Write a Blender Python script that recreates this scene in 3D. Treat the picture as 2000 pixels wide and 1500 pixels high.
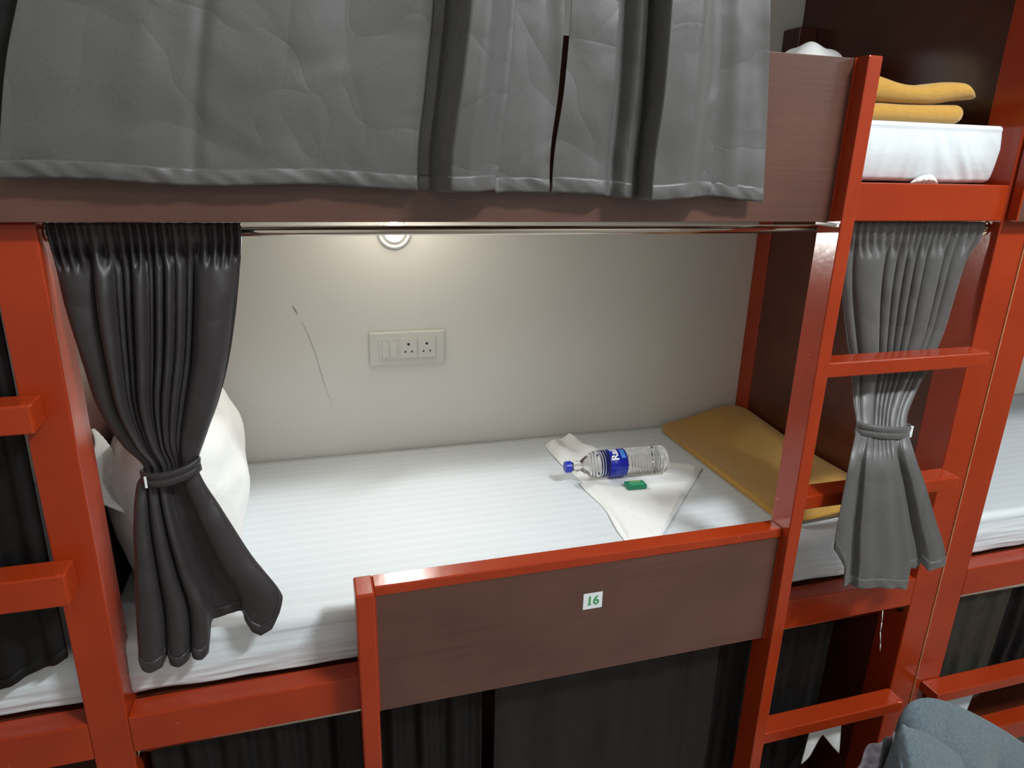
import bpy, bmesh, math, random
from mathutils import Vector, Matrix, noise

# ---------------------------------------------------------------- reset
for o in list(bpy.data.objects): bpy.data.objects.remove(o)
S = bpy.context.scene
C = S.collection
PI = math.pi
random.seed(7)

# ---------------------------------------------------------------- camera
F_PX = 1341.75
cam_d = bpy.data.cameras.new('camera'); cam = bpy.data.objects.new('camera', cam_d); C.objects.link(cam)
cam_d.sensor_fit = 'HORIZONTAL'; cam_d.sensor_width = 36.0
cam_d.lens = F_PX / 2000 * 36.0
cam_d.clip_start = 0.02
yaw, pitch, roll = -0.2896, -0.3144, 0.0247
f = Vector((-math.sin(yaw)*math.cos(pitch), math.cos(yaw)*math.cos(pitch), math.sin(pitch)))
r = Vector((math.cos(yaw), math.sin(yaw), 0)); u = r.cross(f)
r2 = r*math.cos(roll) + u*math.sin(roll); u2 = -r*math.sin(roll) + u*math.cos(roll)
M = Matrix((( r2.x, u2.x, -f.x), (r2.y, u2.y, -f.y), (r2.z, u2.z, -f.z))).to_4x4()
M.translation = Vector((0.3935, -1.1575, 1.9893))
cam.matrix_world = M
S.camera = cam

# ---------------------------------------------------------------- light and exposure
S.view_settings.view_transform = 'Standard'; S.view_settings.look = 'None'
S.view_settings.gamma = 1.0; S.view_settings.use_curve_mapping = False
S.view_settings.exposure = 0.0
W = bpy.data.worlds.new('World'); S.world = W; W.use_nodes = True
W.node_tree.nodes['Background'].inputs[0].default_value = (0.75, 0.82, 0.85, 1)
W.node_tree.nodes['Background'].inputs[1].default_value = 0.03

def area(name, loc, aim, sx, sy, power, col):
    d = bpy.data.lights.new(name, 'AREA'); d.shape = 'RECTANGLE'; d.size = sx; d.size_y = sy
    d.energy = power; d.color = col
    o = bpy.data.objects.new(name, d); C.objects.link(o); o.location = loc
    o.rotation_euler = (Vector(aim) - Vector(loc)).to_track_quat('-Z', 'Y').to_euler()
    return o
COOL = (0.93, 0.98, 1.0)
area('tube_light_main', (2.25, -1.95, 4.15), (0.9, 0.1, 1.5), 0.65, 0.14, 112, COOL)
area('tube_light_right', (4.6, -2.3, 3.15), (1.2, 0.1, 1.5), 0.6, 0.14, 24, COOL)
# wide soft fill light over the aisle, from no seen lamp
area('aisle_fill', (0.4, -2.4, 3.2), (0.9, 0.2, 1.0), 2.4, 0.6, 6, (1, 0.98, 0.95))
# the beam of the small lamp on the back wall of the middle bunk
ld = bpy.data.lights.new('wall_lamp_beam', 'AREA'); ld.shape = 'DISK'; ld.size = 0.05; ld.energy = 4.6; ld.color = (1.0, 0.97, 0.92)
lo_ = bpy.data.objects.new('wall_lamp_beam', ld); C.objects.link(lo_); lo_.location = (0.642, 0.930, 1.779); lo_.rotation_euler = (-math.pi/2, 0, 0)

# ---------------------------------------------------------------- materials
def nodes(m):
    m.use_nodes = True
    nt = m.node_tree; return nt, nt.nodes, nt.links, nt.nodes['Principled BSDF']
def setp(b, **k):
    for a, v in k.items():
        b.inputs[a.replace('_', ' ')].default_value = v
def coords(n, l, scale=(1,1,1), which='Object'):
    tc = n.new('ShaderNodeTexCoord'); mp = n.new('ShaderNodeMapping'); mp.inputs['Scale'].default_value = scale
    l.new(tc.outputs[which], mp.inputs['Vector']); return mp.outputs['Vector']
def noise_n(n, l, vec, scale, detail=3, rough=0.5, dist=0.0):
    t = n.new('ShaderNodeTexNoise'); t.inputs['Scale'].default_value = scale; t.inputs['Detail'].default_value = detail
    t.inputs['Roughness'].default_value = rough; t.inputs['Distortion'].default_value = dist
    l.new(vec, t.inputs['Vector']); return t.outputs['Fac']
def ramp(n, l, fac, stops):
    t = n.new('ShaderNodeValToRGB'); e = t.color_ramp.elements
    e[0].position, e[0].color = stops[0][0], (*stops[0][1], 1)
    e[1].position, e[1].color = stops[-1][0], (*stops[-1][1], 1)
    for p, c in stops[1:-1]:
        k = e.new(p); k.color = (*c, 1)
    l.new(fac, t.inputs['Fac']); return t.outputs['Color']
def bump(n, l, b, h, strength, dist, prev=None):
    t = n.new('ShaderNodeBump'); t.inputs['Strength'].default_value = strength; t.inputs['Distance'].default_value = dist
    l.new(h, t.inputs['Height'])
    if prev is not None: l.new(prev, t.inputs['Normal'])
    l.new(t.outputs['Normal'], b.inputs['Normal']); return t.outputs['Normal']
def plain(name, col, rough=0.5, spec=0.5, metal=0.0, **k):
    m = bpy.data.materials.new(name); nt, n, l, b = nodes(m)
    setp(b, Base_Color=(*col, 1), Roughness=rough, Metallic=metal, **k); b.inputs['Specular IOR Level'].default_value = spec
    return m

def mk_red():
    m = bpy.data.materials.new('red_enamel'); nt, n, l, b = nodes(m)
    v = coords(n, l)
    a = noise_n(n, l, v, 6, 4)
    c = ramp(n, l, a, [(0.3, (0.29, 0.027, 0.005)), (0.7, (0.36, 0.037, 0.007))])
    chips = noise_n(n, l, v, 70, 2)
    cr = ramp(n, l, chips, [(0.775, (0, 0, 0)), (0.79, (1, 1, 1))])
    mx = n.new('ShaderNodeMix'); mx.data_type = 'RGBA'
    l.new(cr, mx.inputs[0]); l.new(c, mx.inputs[6]); mx.inputs[7].default_value = (0.5, 0.2, 0.12, 1)
    l.new(mx.outputs[2], b.inputs['Base Color'])
    setp(b, Roughness=0.22); b.inputs['Coat Weight'].default_value = 0.05; b.inputs['Specular IOR Level'].default_value = 0.42; b.inputs['Coat Roughness'].default_value = 0.12
    h = noise_n(n, l, coords(n, l, (1, 1, 1)), 55, 3)
    bump(n, l, b, h, 0.12, 0.002)
    return m
def mk_laminate(name, c1, c2, rough, axis='x', coat=0.3):
    m = bpy.data.materials.new(name); nt, n, l, b = nodes(m)
    sc = (1.2, 30, 60) if axis == 'x' else (30, 2.0, 1.6)
    v = coords(n, l, sc)
    a = noise_n(n, l, v, 3.0, 6, 0.6, 0.4)
    b2 = noise_n(n, l, coords(n, l, (3, 3, 3)), 1.2, 2)
    ad = n.new('ShaderNodeMath'); ad.operation = 'MULTIPLY_ADD'; ad.inputs[1].default_value = 0.6
    l.new(a, ad.inputs[0]); l.new(b2, ad.inputs[2])
    c = ramp(n, l, ad.outputs[0], [(0.55, c1), (1.05, c2)])
    l.new(c, b.inputs['Base Color']); setp(b, Roughness=rough)
    b.inputs['Coat Weight'].default_value = coat; b.inputs['Coat Roughness'].default_value = rough*0.6
    bump(n, l, b, a, 0.08, 0.001)
    return m
def mk_curtain(name, c1, c2, rough=0.46, sheen=0.3, spec=0.6):
    m = bpy.data.materials.new(name); nt, n, l, b = nodes(m)
    v = coords(n, l)
    big = noise_n(n, l, v, 8, 1.5, 0.45, 0.5)
    fine = noise_n(n, l, coords(n, l, (1, 1, 1)), 900, 2)
    c = ramp(n, l, fine, [(0.3, c1), (0.7, c2)])
    l.new(c, b.inputs['Base Color']); setp(b, Roughness=rough)
    b.inputs['Sheen Weight'].default_value = sheen; b.inputs['Sheen Roughness'].default_value = 0.4
    b.inputs['Specular IOR Level'].default_value = spec
    # soft creases: ridged noise
    cr = noise_n(n, l, coords(n, l, (1, 1, 0.8)), 5.0, 0, 0.4, 0.8)
    ab = n.new('ShaderNodeMath'); ab.operation = 'SUBTRACT'; ab.inputs[1].default_value = 0.5; l.new(cr, ab.inputs[0])
    ab2 = n.new('ShaderNodeMath'); ab2.operation = 'ABSOLUTE'; l.new(ab.outputs[0], ab2.inputs[0])
    n1 = bump(n, l, b, big, 0.6, 0.016)
    n2 = bump(n, l, b, ab2.outputs[0], 0.5, 0.022, n1)
    vo = n.new('ShaderNodeTexVoronoi'); vo.feature = 'DISTANCE_TO_EDGE'; vo.inputs['Scale'].default_value = 6.5
    wn = n.new('ShaderNodeTexNoise'); wn.inputs['Scale'].default_value = 4.0; l.new(v, wn.inputs['Vector'])
    mxv = n.new('ShaderNodeMix'); mxv.data_type = 'RGBA'; mxv.inputs[0].default_value = 0.25
    l.new(v, mxv.inputs[6]); l.new(wn.outputs['Color'], mxv.inputs[7]); l.new(mxv.outputs[2], vo.inputs['Vector'])
    pw = n.new('ShaderNodeMath'); pw.operation = 'POWER'; pw.inputs[1].default_value = 0.7; l.new(vo.outputs['Distance'], pw.inputs[0])
    n3 = bump(n, l, b, pw.outputs[0], 0.35, 0.010, n2)
    bump(n, l, b, fine, 0.15, 0.0006, n3)
    return m
def mk_sheet():
    m = bpy.data.materials.new('striped_sheet'); nt, n, l, b = nodes(m)
    v = coords(n, l)
    sp = n.new('ShaderNodeSeparateXYZ'); l.new(v, sp.inputs[0])
    ws = n.new('ShaderNodeMath'); ws.operation = 'SINE'; mu = n.new('ShaderNodeMath'); mu.operation = 'MULTIPLY'; mu.inputs[1].default_value = 2*PI/0.034
    l.new(sp.outputs['Y'], mu.inputs[0]); l.new(mu.outputs[0], ws.inputs[0])
    c = ramp(n, l, ws.outputs[0], [(0.2, (0.655, 0.70, 0.735)), (0.8, (0.685, 0.73, 0.76))])
    l.new(c, b.inputs['Base Color']); setp(b, Roughness=0.62)
    w = noise_n(n, l, coords(n, l, (1.5, 12, 12)), 2.2, 5, 0.6)
    n1 = bump(n, l, b, w, 0.25, 0.006)
    bump(n, l, b, ws.outputs[0], 0.03, 0.0006, n1)
    return m
def mk_cloth(name, c1, c2, scale=400, rough=0.85, wr=0.4, wd=0.006, sheen=0.2, wscale=14):
    m = bpy.data.materials.new(name); nt, n, l, b = nodes(m)
    v = coords(n, l)
    fi = noise_n(n, l, v, scale, 3)
    c = ramp(n, l, fi, [(0.3, c1), (0.7, c2)])
    l.new(c, b.inputs['Base Color']); setp(b, Roughness=rough); b.inputs['Sheen Weight'].default_value = sheen
    w = noise_n(n, l, v, wscale, 4, 0.55, 0.5)
    n1 = bump(n, l, b, w, wr, wd)
    bump(n, l, b, fi, 0.3, 0.001, n1)
    return m
def mk_wall(name, c1, c2, rough=0.45):
    m = bpy.data.materials.new(name); nt, n, l, b = nodes(m)
    v = coords(n, l)
    a = noise_n(n, l, v, 1.6, 4)
    c = ramp(n, l, a, [(0.3, c1), (0.7, c2)])
    l.new(c, b.inputs['Base Color']); setp(b, Roughness=rough)
    h = noise_n(n, l, v, 25, 4); bump(n, l, b, h, 0.08, 0.003)
    return m

RED = mk_red()
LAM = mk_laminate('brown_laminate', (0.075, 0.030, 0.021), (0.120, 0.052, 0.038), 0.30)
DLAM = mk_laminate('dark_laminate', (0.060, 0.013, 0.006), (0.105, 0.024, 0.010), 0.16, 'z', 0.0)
for _l in list(DLAM.node_tree.links):
    if _l.to_socket.name == 'Normal': DLAM.node_tree.links.remove(_l)
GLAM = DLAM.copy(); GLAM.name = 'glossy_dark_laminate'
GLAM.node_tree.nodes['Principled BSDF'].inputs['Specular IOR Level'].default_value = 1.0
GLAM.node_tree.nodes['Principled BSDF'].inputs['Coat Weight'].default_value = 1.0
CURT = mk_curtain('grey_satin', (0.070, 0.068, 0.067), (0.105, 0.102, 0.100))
CURTD = mk_curtain('shaded_grey_satin', (0.021, 0.018, 0.019), (0.036, 0.031, 0.033), 0.48, 0.05, 0.5)  # same cloth as the grey satin, with its shade put into the colour
CURTB = mk_curtain('black_satin', (0.005, 0.0045, 0.0045), (0.010, 0.009, 0.009), 0.5, 0.0, 0.2)
SHEET = mk_sheet()
MUST = mk_cloth('mustard_fleece', (0.42, 0.215, 0.026), (0.52, 0.285, 0.042), 300, 0.95, 0.35, 0.008, 0.35, 9)
WHITEC = mk_cloth('white_cotton', (0.74, 0.75, 0.74), (0.82, 0.83, 0.82), 300, 0.8, 0.5, 0.008, 0.1, 12)
TOWEL = mk_cloth('white_terry', (0.80, 0.82, 0.82), (0.90, 0.91, 0.91), 260, 0.9, 0.35, 0.004, 0.2, 40)
CREAM = mk_cloth('cream_cloth', (0.70, 0.62, 0.42), (0.80, 0.72, 0.50), 300, 0.85)
PALEB = mk_cloth('pale_blue_cloth', (0.55, 0.62, 0.68), (0.66, 0.72, 0.78), 300, 0.85)
TEE = mk_cloth('slate_blue_jersey', (0.080, 0.112, 0.135), (0.135, 0.175, 0.200), 160, 0.95, 0.3, 0.004, 0.3, 10)
DENIM = mk_cloth('light_denim', (0.20, 0.33, 0.50), (0.28, 0.42, 0.60), 300, 0.9)
PATT = mk_cloth('dark_patterned_cloth', (0.05, 0.045, 0.06), (0.20, 0.18, 0.20), 45, 0.9)
WALL = mk_wall('off_white_wall', (0.74, 0.73, 0.685), (0.78, 0.77, 0.725), 0.42)
CREAML = mk_wall('cream_bounce', (0.74, 0.70, 0.62), (0.78, 0.74, 0.66), 0.5)  # pale surface for bouncing lamp light under the decks
CEIL = mk_wall('ceiling_paint', (0.7, 0.7, 0.68), (0.75, 0.75, 0.72), 0.8)
FLOOR = mk_wall('floor_tile', (0.30, 0.27, 0.24), (0.36, 0.33, 0.30), 0.4)
CHROME = plain('polished_steel', (0.72, 0.66, 0.58), 0.08, metal=1.0)
PLATEM = plain('switch_plastic', (0.70, 0.70, 0.66), 0.35)
DARKM = plain('socket_black', (0.01, 0.01, 0.01), 0.5)
SCUFF = plain('scuff_grey', (0.30, 0.29, 0.27), 0.7)
TAGW = plain('sticker_white', (0.75, 0.80, 0.82), 0.4)
TAGG = plain('numeral_green', (0.05, 0.30, 0.10), 0.5)
BLUE = plain('cap_blue', (0.015, 0.03, 0.42), 0.35)
LBLUE = plain('label_blue', (0.012, 0.022, 0.36), 0.30)
LCYAN = plain('label_light_blue', (0.05, 0.20, 0.62), 0.35)
LWHITE = plain('label_white', (0.85, 0.87, 0.9), 0.4)
GREEN = plain('packet_green', (0.01, 0.22, 0.10), 0.25)
GREEN2 = plain('packet_light_green', (0.10, 0.62, 0.38), 0.3)
YGREEN = plain('packet_yellow_green', (0.45, 0.65, 0.12), 0.3)
RAW = mk_cloth('raw_wood_line', (0.45, 0.20, 0.08), (0.55, 0.27, 0.12), 90, 0.8)
CASEM = plain('case_black', (0.02, 0.02, 0.022), 0.5)
def mk_pet():
    m = bpy.data.materials.new('clear_bottle'); nt, n, l, b = nodes(m)
    setp(b, Base_Color=(0.97, 0.99, 1.0, 1), Roughness=0.03, IOR=1.22)
    b.inputs['Transmission Weight'].default_value = 1.0
    return m
PET = mk_pet()
def mk_emit():
    m = bpy.data.materials.new('lamp_glow'); nt, n, l, b = nodes(m)
    setp(b, Base_Color=(1, 1, 1, 1)); b.inputs['Emission Color'].default_value = (1, 0.95, 0.86, 1)
    b.inputs['Emission Strength'].default_value = 60.0
    return m
GLOW = mk_emit()

# ---------------------------------------------------------------- helpers
def empty(name, loc, label, cat, group=None):
    o = bpy.data.objects.new(name, None); C.objects.link(o); o.location = loc; o.empty_display_size = 0.05
    o['label'] = label; o['category'] = cat
    if group: o['group'] = group
    bpy.context.view_layer.update()
    return o
def tag(o, label, cat, group=None):
    o['label'] = label; o['category'] = cat
    if group: o['group'] = group
    return o
def obj(name, bm, mat, parent=None, smooth=False, label=None):
    """World-space bmesh -> one mesh object; origin at its own centre."""
    me = bpy.data.meshes.new(name); bm.normal_update()
    bmesh.ops.recalc_face_normals(bm, faces=bm.faces) if not getattr(bm, 'open_sheet', False) else None
    lo = Vector((1e9,)*3); hi = -lo
    for v in bm.verts:
        for i in range(3): lo[i] = min(lo[i], v.co[i]); hi[i] = max(hi[i], v.co[i])
    c = (lo+hi)/2; c.z = lo.z
    return fin(name, bm, me, mat, parent, smooth, label, c)
def fin(name, bm, me, mat, parent, smooth, label, c):
    for v in bm.verts: v.co -= c
    for fa in bm.faces: fa.smooth = smooth
    bm.to_mesh(me); bm.free()
    o = bpy.data.objects.new(name, me); C.objects.link(o); me.materials.append(mat)
    o.location = c
    if parent is not None:
        o.parent = parent
        o.matrix_parent_inverse = Matrix.Translation(-world_loc(parent))
    if label: o['label'] = label
    return o
def world_loc(o):
    # every parent here is only translated, and parent inverses cancel, so o.location is its world position
    return Vector(o.location)
def add_box(bm, a, b, bev=0.0, seg=2):
    x0, y0, z0 = a; x1, y1, z1 = b
    res = bmesh.ops.create_cube(bm, size=1.0)
    vs = res['verts']
    for v in vs:
        v.co = Vector(((x0+x1)/2 + v.co.x*(x1-x0), (y0+y1)/2 + v.co.y*(y1-y0), (z0+z1)/2 + v.co.z*(z1-z0)))
    if bev > 0:
        es = list({e for v in vs for e in v.link_edges})
        bmesh.ops.bevel(bm, geom=es, offset=bev, segments=seg, profile=0.5, affect='EDGES')
    return bm
def box(name, a, b, mat, parent=None, bev=0.0025, label=None):
    bm = bmesh.new(); add_box(bm, a, b, bev)
    return obj(name, bm, mat, parent, label=label)
def struct(name, a, b, mat):
    o = box(name, a, b, mat, None, 0); o['kind'] = 'structure'; return o
def tube(bm, p0, p1, rad, seg=20, cap=True):
    p0 = Vector(p0); p1 = Vector(p1); d = (p1-p0); q = d.to_track_quat('Z', 'Y')
    rings = []
    for p in (p0, p1):
        rings.append([bm.verts.new(p + q @ Vector((rad*math.cos(2*PI*i/seg), rad*math.sin(2*PI*i/seg), 0))) for i in range(seg)])
    for i in range(seg):
        bm.faces.new((rings[0][i], rings[0][(i+1) % seg], rings[1][(i+1) % seg], rings[1][i]))
    if cap:
        bm.faces.new(rings[0][::-1]); bm.faces.new(rings[1])
def lathe(bm, base, axis, prof, seg=40):
    """prof = [(distance along axis, radius)]"""
    base = Vector(base); axis = Vector(axis).normalized(); q = axis.to_track_quat('Z', 'Y'); rings = []
    for d, rad in prof:
        if rad < 1e-6: rings.append([bm.verts.new(base + axis*d)])
        else: rings.append([bm.verts.new(base + q @ Vector((rad*math.cos(2*PI*i/seg), rad*math.sin(2*PI*i/seg), d))) for i in range(seg)])
    for a, b in zip(rings, rings[1:]):
        for i in range(seg):
            j = (i+1) % seg
            if len(a) == 1 and len(b) == 1: continue
            if len(a) == 1: bm.faces.new((a[0], b[i], b[j]))
            elif len(b) == 1: bm.faces.new((a[i], a[j], b[0]))
            else: bm.faces.new((a[i], a[j], b[j], b[i]))
def lerp(tab, z):
    """tab: rows (key, v1, v2...) with ascending keys; smooth (Catmull-Rom) interpolation"""
    if z <= tab[0][0]: return tab[0][1:]
    if z >= tab[-1][0]: return tab[-1][1:]
    for i in range(len(tab)-1):
        if tab[i][0] <= z <= tab[i+1][0]:
            t = (z-tab[i][0])/(tab[i+1][0]-tab[i][0])
            p0 = tab[max(i-1, 0)]; p1 = tab[i]; p2 = tab[i+1]; p3 = tab[min(i+2, len(tab)-1)]
            out = []
            for k in range(1, len(p1)):
                m1 = (p2[k]-p0[k])/max(p2[0]-p0[0], 1e-9)*(p2[0]-p1[0]); m2 = (p3[k]-p1[k])/max(p3[0]-p1[0], 1e-9)*(p2[0]-p1[0])
                a = 2*t**3-3*t**2+1; b = t**3-2*t**2+t; c = -2*t**3+3*t**2; d = t**3-t**2
                out.append(a*p1[k]+b*m1+c*p2[k]+d*m2)
            return out
def lin(tab, x):
    if x <= tab[0][0]: return tab[0][1]
    for a, b in zip(tab, tab[1:]):
        if x <= b[0]: return a[1] + (b[1]-a[1])*(x-a[0])/(b[0]-a[0])
    return tab[-1][1]
def sheet(fn, nu, nv, thick=0.0012):
    """two-sided cloth: surface fn(u,v) with a little thickness, closed at the rim"""
    bm = bmesh.new()
    P = [[Vector(fn(i/nu, j/nv)) for j in range(nv+1)] for i in range(nu+1)]
    top = []; bot = []
    for i in range(nu+1):
        a = []; b = []
        for j in range(nv+1):
            du = P[min(i+1, nu)][j]-P[max(i-1, 0)][j]; dv = P[i][min(j+1, nv)]-P[i][max(j-1, 0)]
            nn = du.cross(dv); nn = nn.normalized() if nn.length > 1e-12 else Vector((0, -1, 0))
            a.append(bm.verts.new(P[i][j]+nn*thick/2)); b.append(bm.verts.new(P[i][j]-nn*thick/2))
        top.append(a); bot.append(b)
    for i in range(nu):
        for j in range(nv):
            bm.faces.new((top[i][j], top[i+1][j], top[i+1][j+1], top[i][j+1]))
            bm.faces.new((bot[i][j], bot[i][j+1], bot[i+1][j+1], bot[i+1][j]))
    for i in range(nu):
        bm.faces.new((top[i][0], bot[i][0], bot[i+1][0], top[i+1][0]))
        bm.faces.new((top[i][nv], top[i+1][nv], bot[i+1][nv], bot[i][nv]))
    for j in range(nv):
        bm.faces.new((top[0][j], top[0][j+1], bot[0][j+1], bot[0][j]))
        bm.faces.new((top[nu][j], bot[nu][j], bot[nu][j+1], top[nu][j+1]))
    return bm
def N(x, y, z, s=1.0): return noise.noise(Vector((x*s, y*s, z*s)))
def text_mesh(name, body, size, mat, place, parent, bold=0.0, label=None):
    cu = bpy.data.curves.new(name, 'FONT'); cu.body = body; cu.size = size; cu.extrude = 0.0; cu.offset = bold
    cu.align_x = 'CENTER'; cu.align_y = 'CENTER'; cu.resolution_u = 6
    to = bpy.data.objects.new(name+'_tmp', cu); C.objects.link(to)
    bpy.context.view_layer.update()
    dg = bpy.context.evaluated_depsgraph_get()
    me0 = bpy.data.meshes.new_from_object(to.evaluated_get(dg))
    bpy.data.objects.remove(to)
    bm = bmesh.new(); bm.from_mesh(me0); bpy.data.meshes.remove(me0)
    bmesh.ops.triangulate(bm, faces=bm.faces)
    bmesh.ops.subdivide_edges(bm, edges=[e for e in bm.edges if e.calc_length() > size*0.15], cuts=2)
    for v in bm.verts: v.co = Vector(place(v.co.x, v.co.y))
    return obj(name, bm, mat, parent, label=label)

# ---------------------------------------------------------------- dimensions
YW = 0.949                       # back wall
ZT, ZB = 0.950, 0.866            # middle tier rail
ZT2, ZB2 = 1.963, 1.885          # upper tier rail
ZT0, ZB0 = 0.09, 0.006           # lowest tier rail
FLZ, CLZ = -0.20, 4.30

# ---------------------------------------------------------------- the room
struct('floor', (-2.2, -3.0, FLZ-0.05), (6.2, YW+0.05, FLZ), FLOOR)
struct('ceiling', (-2.2, -3.0, CLZ), (6.2, YW+0.05, CLZ+0.05), CEIL)
wb = struct('wall_back', (-2.2, YW, FLZ), (6.2, YW+0.06, CLZ), WALL)
struct('wall_front', (-2.2, -3.06, FLZ), (6.2, -3.0, CLZ), WALL)
struct('wall_left', (-2.26, -3.0, FLZ), (-2.2, YW, CLZ), WALL)
struct('wall_right', (6.2, -3.0, FLZ), (6.26, YW, CLZ), WALL)
# scratch on the plaster
def scratch(pts, w):
    bm = bmesh.new(); L = []
    for (x, z), ww in zip(pts, w):
        L.append((bm.verts.new((x-ww/2, YW-0.0006, z)), bm.verts.new((x+ww/2, YW-0.0006, z))))
    for a, b in zip(L, L[1:]): bm.faces.new((a[0], a[1], b[1], b[0]))
    return bm
sc = obj('scratch_mark', scratch([(.336, 1.566), (.343, 1.552), (.350, 1.538)], [.002, .006, .002]), SCUFF, wb)
sc = obj('scratch_mark', scratch([(.360, 1.515), (.379, 1.465), (.396, 1.400), (.409, 1.333), (.420, 1.290), (.432, 1.247)],
         [.0008, .0018, .0014, .0016, .001, .0006]), SCUFF, wb)

# ---------------------------------------------------------------- bunk beds
def rung(p, x0, x1, z, h=0.034):
    bm = bmesh.new(); add_box(bm, (x0, 0.004, z-h), (x1, 0.059, z), 0.003)
    # weld beads where the bar meets post and stile
    for x in (x0+0.004, x1-0.012):
        res = bmesh.ops.create_icosphere(bm, subdivisions=2, radius=0.007)
        for v in res['verts']: v.co = Vector((x+v.co.x*1.6, 0.010+v.co.y, z-0.004+v.co.z*0.8))
    return obj('rung', bm, RED, p)

# --- this bunk (middle bed carries number 16)
bed = empty('bunk_bed', (0.95, 0.45, FLZ), 'red-painted three-tier bunk bed frame with brown laminate guard panels, the middle one numbered 16', 'bunk bed', 'red bunk beds in a row')
box('post', (-0.069, 0.06, FLZ), (0.0, 0.145, ZB2-0.002), RED, bed, 0.003)
box('post', (1.900, 0.06, FLZ), (1.984, 0.150, 2.93), RED, bed, 0.003)
for x0, x1 in ((1.900, 1.9655), (-0.066, -0.004)):
    box('back_post', (x0, 0.872, FLZ), (x1, YW-0.001, 1.90), RED, bed, 0.003)
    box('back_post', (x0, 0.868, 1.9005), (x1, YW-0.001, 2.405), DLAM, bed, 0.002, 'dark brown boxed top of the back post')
box('ladder_stile', (1.412, 0.0, FLZ), (1.4445, 0.068, 2.191), RED, bed, 0.003)
box('guard_post', (0.4359, 0.0, ZB-0.35), (0.4729, 0.068, 1.1895), RED, bed, 0.004)
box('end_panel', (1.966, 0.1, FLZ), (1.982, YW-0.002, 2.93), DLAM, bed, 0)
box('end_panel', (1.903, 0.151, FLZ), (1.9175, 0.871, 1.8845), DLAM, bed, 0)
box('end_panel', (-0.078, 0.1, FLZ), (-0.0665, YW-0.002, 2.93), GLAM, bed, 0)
for zt, zb in ((ZT, ZB), (ZT0, ZB0)):
    box('bed_rail', (0.0, 0.06, zb), (1.900, 0.112, zt), RED, bed, 0.0025)
box('bed_rail', (1.4445, 0.06, ZB2), (1.900, 0.112, ZT2), RED, bed, 0.0025)
for zt, zb in ((ZT, ZB), (ZT2, ZB2), (ZT0, ZB0)):
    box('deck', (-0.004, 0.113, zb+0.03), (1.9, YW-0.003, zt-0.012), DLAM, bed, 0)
for zb in (ZB2, ZB):
    box('bounce_sheet', (0.002, 0.114, zb+0.024), (1.898, YW-0.004, zb+0.0295), CREAML, bed, 0, 'unseen cream sheet added under the deck to bounce light')  # added reflector: throws lamp light back onto the wall
# lower guard: panel under a red cap rail
g = box('guard_panel', (0.4729, 0.0256, 0.884), (1.412, 0.0440, 1.1655), LAM, bed, 0.001)
box('cap_rail', (0.4729, 0.0230, 1.1660), (1.412, 0.0660, 1.189), RED, g, 0.0025, label='red cap rail along the panel top')
box('edge_strip', (0.4729, 0.0226, 0.886), (0.4765, 0.0255, 1.1655), RED, g, 0.0005)
box('edge_strip', (1.4075, 0.0226, 0.886), (1.412, 0.0255, 1.1655), RED, g, 0.0005)
# upper guard
g2 = box('guard_panel', (-0.055, 0.0332, 1.8861), (1.412, 0.0560, 2.189), LAM, bed, 0.001)
box('edge_strip', (1.4085, 0.0300, 1.8875), (1.412, 0.0331, 2.189), RED, g2, 0.0005)
# lower-tier guard panel sits behind the bottom curtains' rail
for z in (1.594, 1.277, 0.5945, 0.27):
    rung(bed, 1.4445 if z != 1.277 else 1.4445, 1.893, z)
box('shade_roof', (-0.066, 0.10, 2.90), (1.984, YW-0.003, 2.93), DLAM, bed, 0)  # unseen roof, added to shade the upper bunk
box('shade_fascia', (-0.066, 0.1, 2.76), (1.899, 0.118, 2.8995), LAM, bed, 0)  # unseen board, added to keep direct light off the upper wall
# number sticker
st = box('number_sticker', (0.921, 0.0249, 1.0535), (0.966, 0.0256, 1.0935), TAGW, bed, 0)
text_mesh('numeral', '16', 0.030, TAGG, lambda x, y: (0.9435+x*1.02, 0.0243, 1.0735+y*1.05), st, 0.0006)
bm = bmesh.new()
for a_, b_ in (((0.9305, 1.0637), (0.9405, 1.0657)),):
    add_box(bm, (a_[0], 0.02415, a_[1]), (b_[0], 0.02425, b_[1]), 0)
obj('numeral_foot', bm, TAGG, st)
# unpainted seam between this bunk's post and the neighbour's
bm = bmesh.new()
for k in range(60):
    z0 = 0.35+k*0.03; w = 0.0009+0.0009*abs(N(k*0.37, 2.2, 0.1))
    add_box(bm, (1.9848-w, 0.0575, z0), (1.9848+w, 0.0605, z0+0.031), 0)
obj('paint_seam', bm, RAW, bed, label='bare tan gap line down the post')
# small red cleat below the upper deck
box('cleat', (0.585, 0.30, 1.868), (0.735, 0.32, 1.8845), RED, bed, 0.001)

# --- left neighbour
lb = empty('bunk_bed', (-1.05, 0.45, FLZ), 'red bunk bed frame at the left edge of the photo with two ladder bars', 'bunk bed', 'red bunk beds in a row')
for z, h in ((1.613, 0.048), (1.310, 0.060), (0.5945, 0.034)):
    rung(lb, -0.52, -0.036, z, h)
box('ladder_stile', (-0.553, 0.0, FLZ), (-0.520, 0.068, 2.19), RED, lb, 0.003)
for zt, zb in ((ZT, ZB), (ZT0, ZB0)):
    box('bed_rail', (-2.0, 0.06, zb), (-0.069, 0.112, zt), RED, lb, 0.0025)
    box('deck', (-2.0, 0.113, zb+0.03), (-0.08, YW-0.003, zt-0.012), DLAM, lb, 0)
box('deck', (-2.0, 0.113, ZB2+0.03), (-0.08, YW-0.003, ZT2-0.012), DLAM, lb, 0)
box('guard_panel', (-2.0, 0.0332, 1.8861), (-0.056, 0.056, 2.189), LAM, lb, 0.001)
box('post', (-2.07, 0.06, FLZ), (-2.0, 0.145, 2.93), RED, lb, 0.003)

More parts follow.
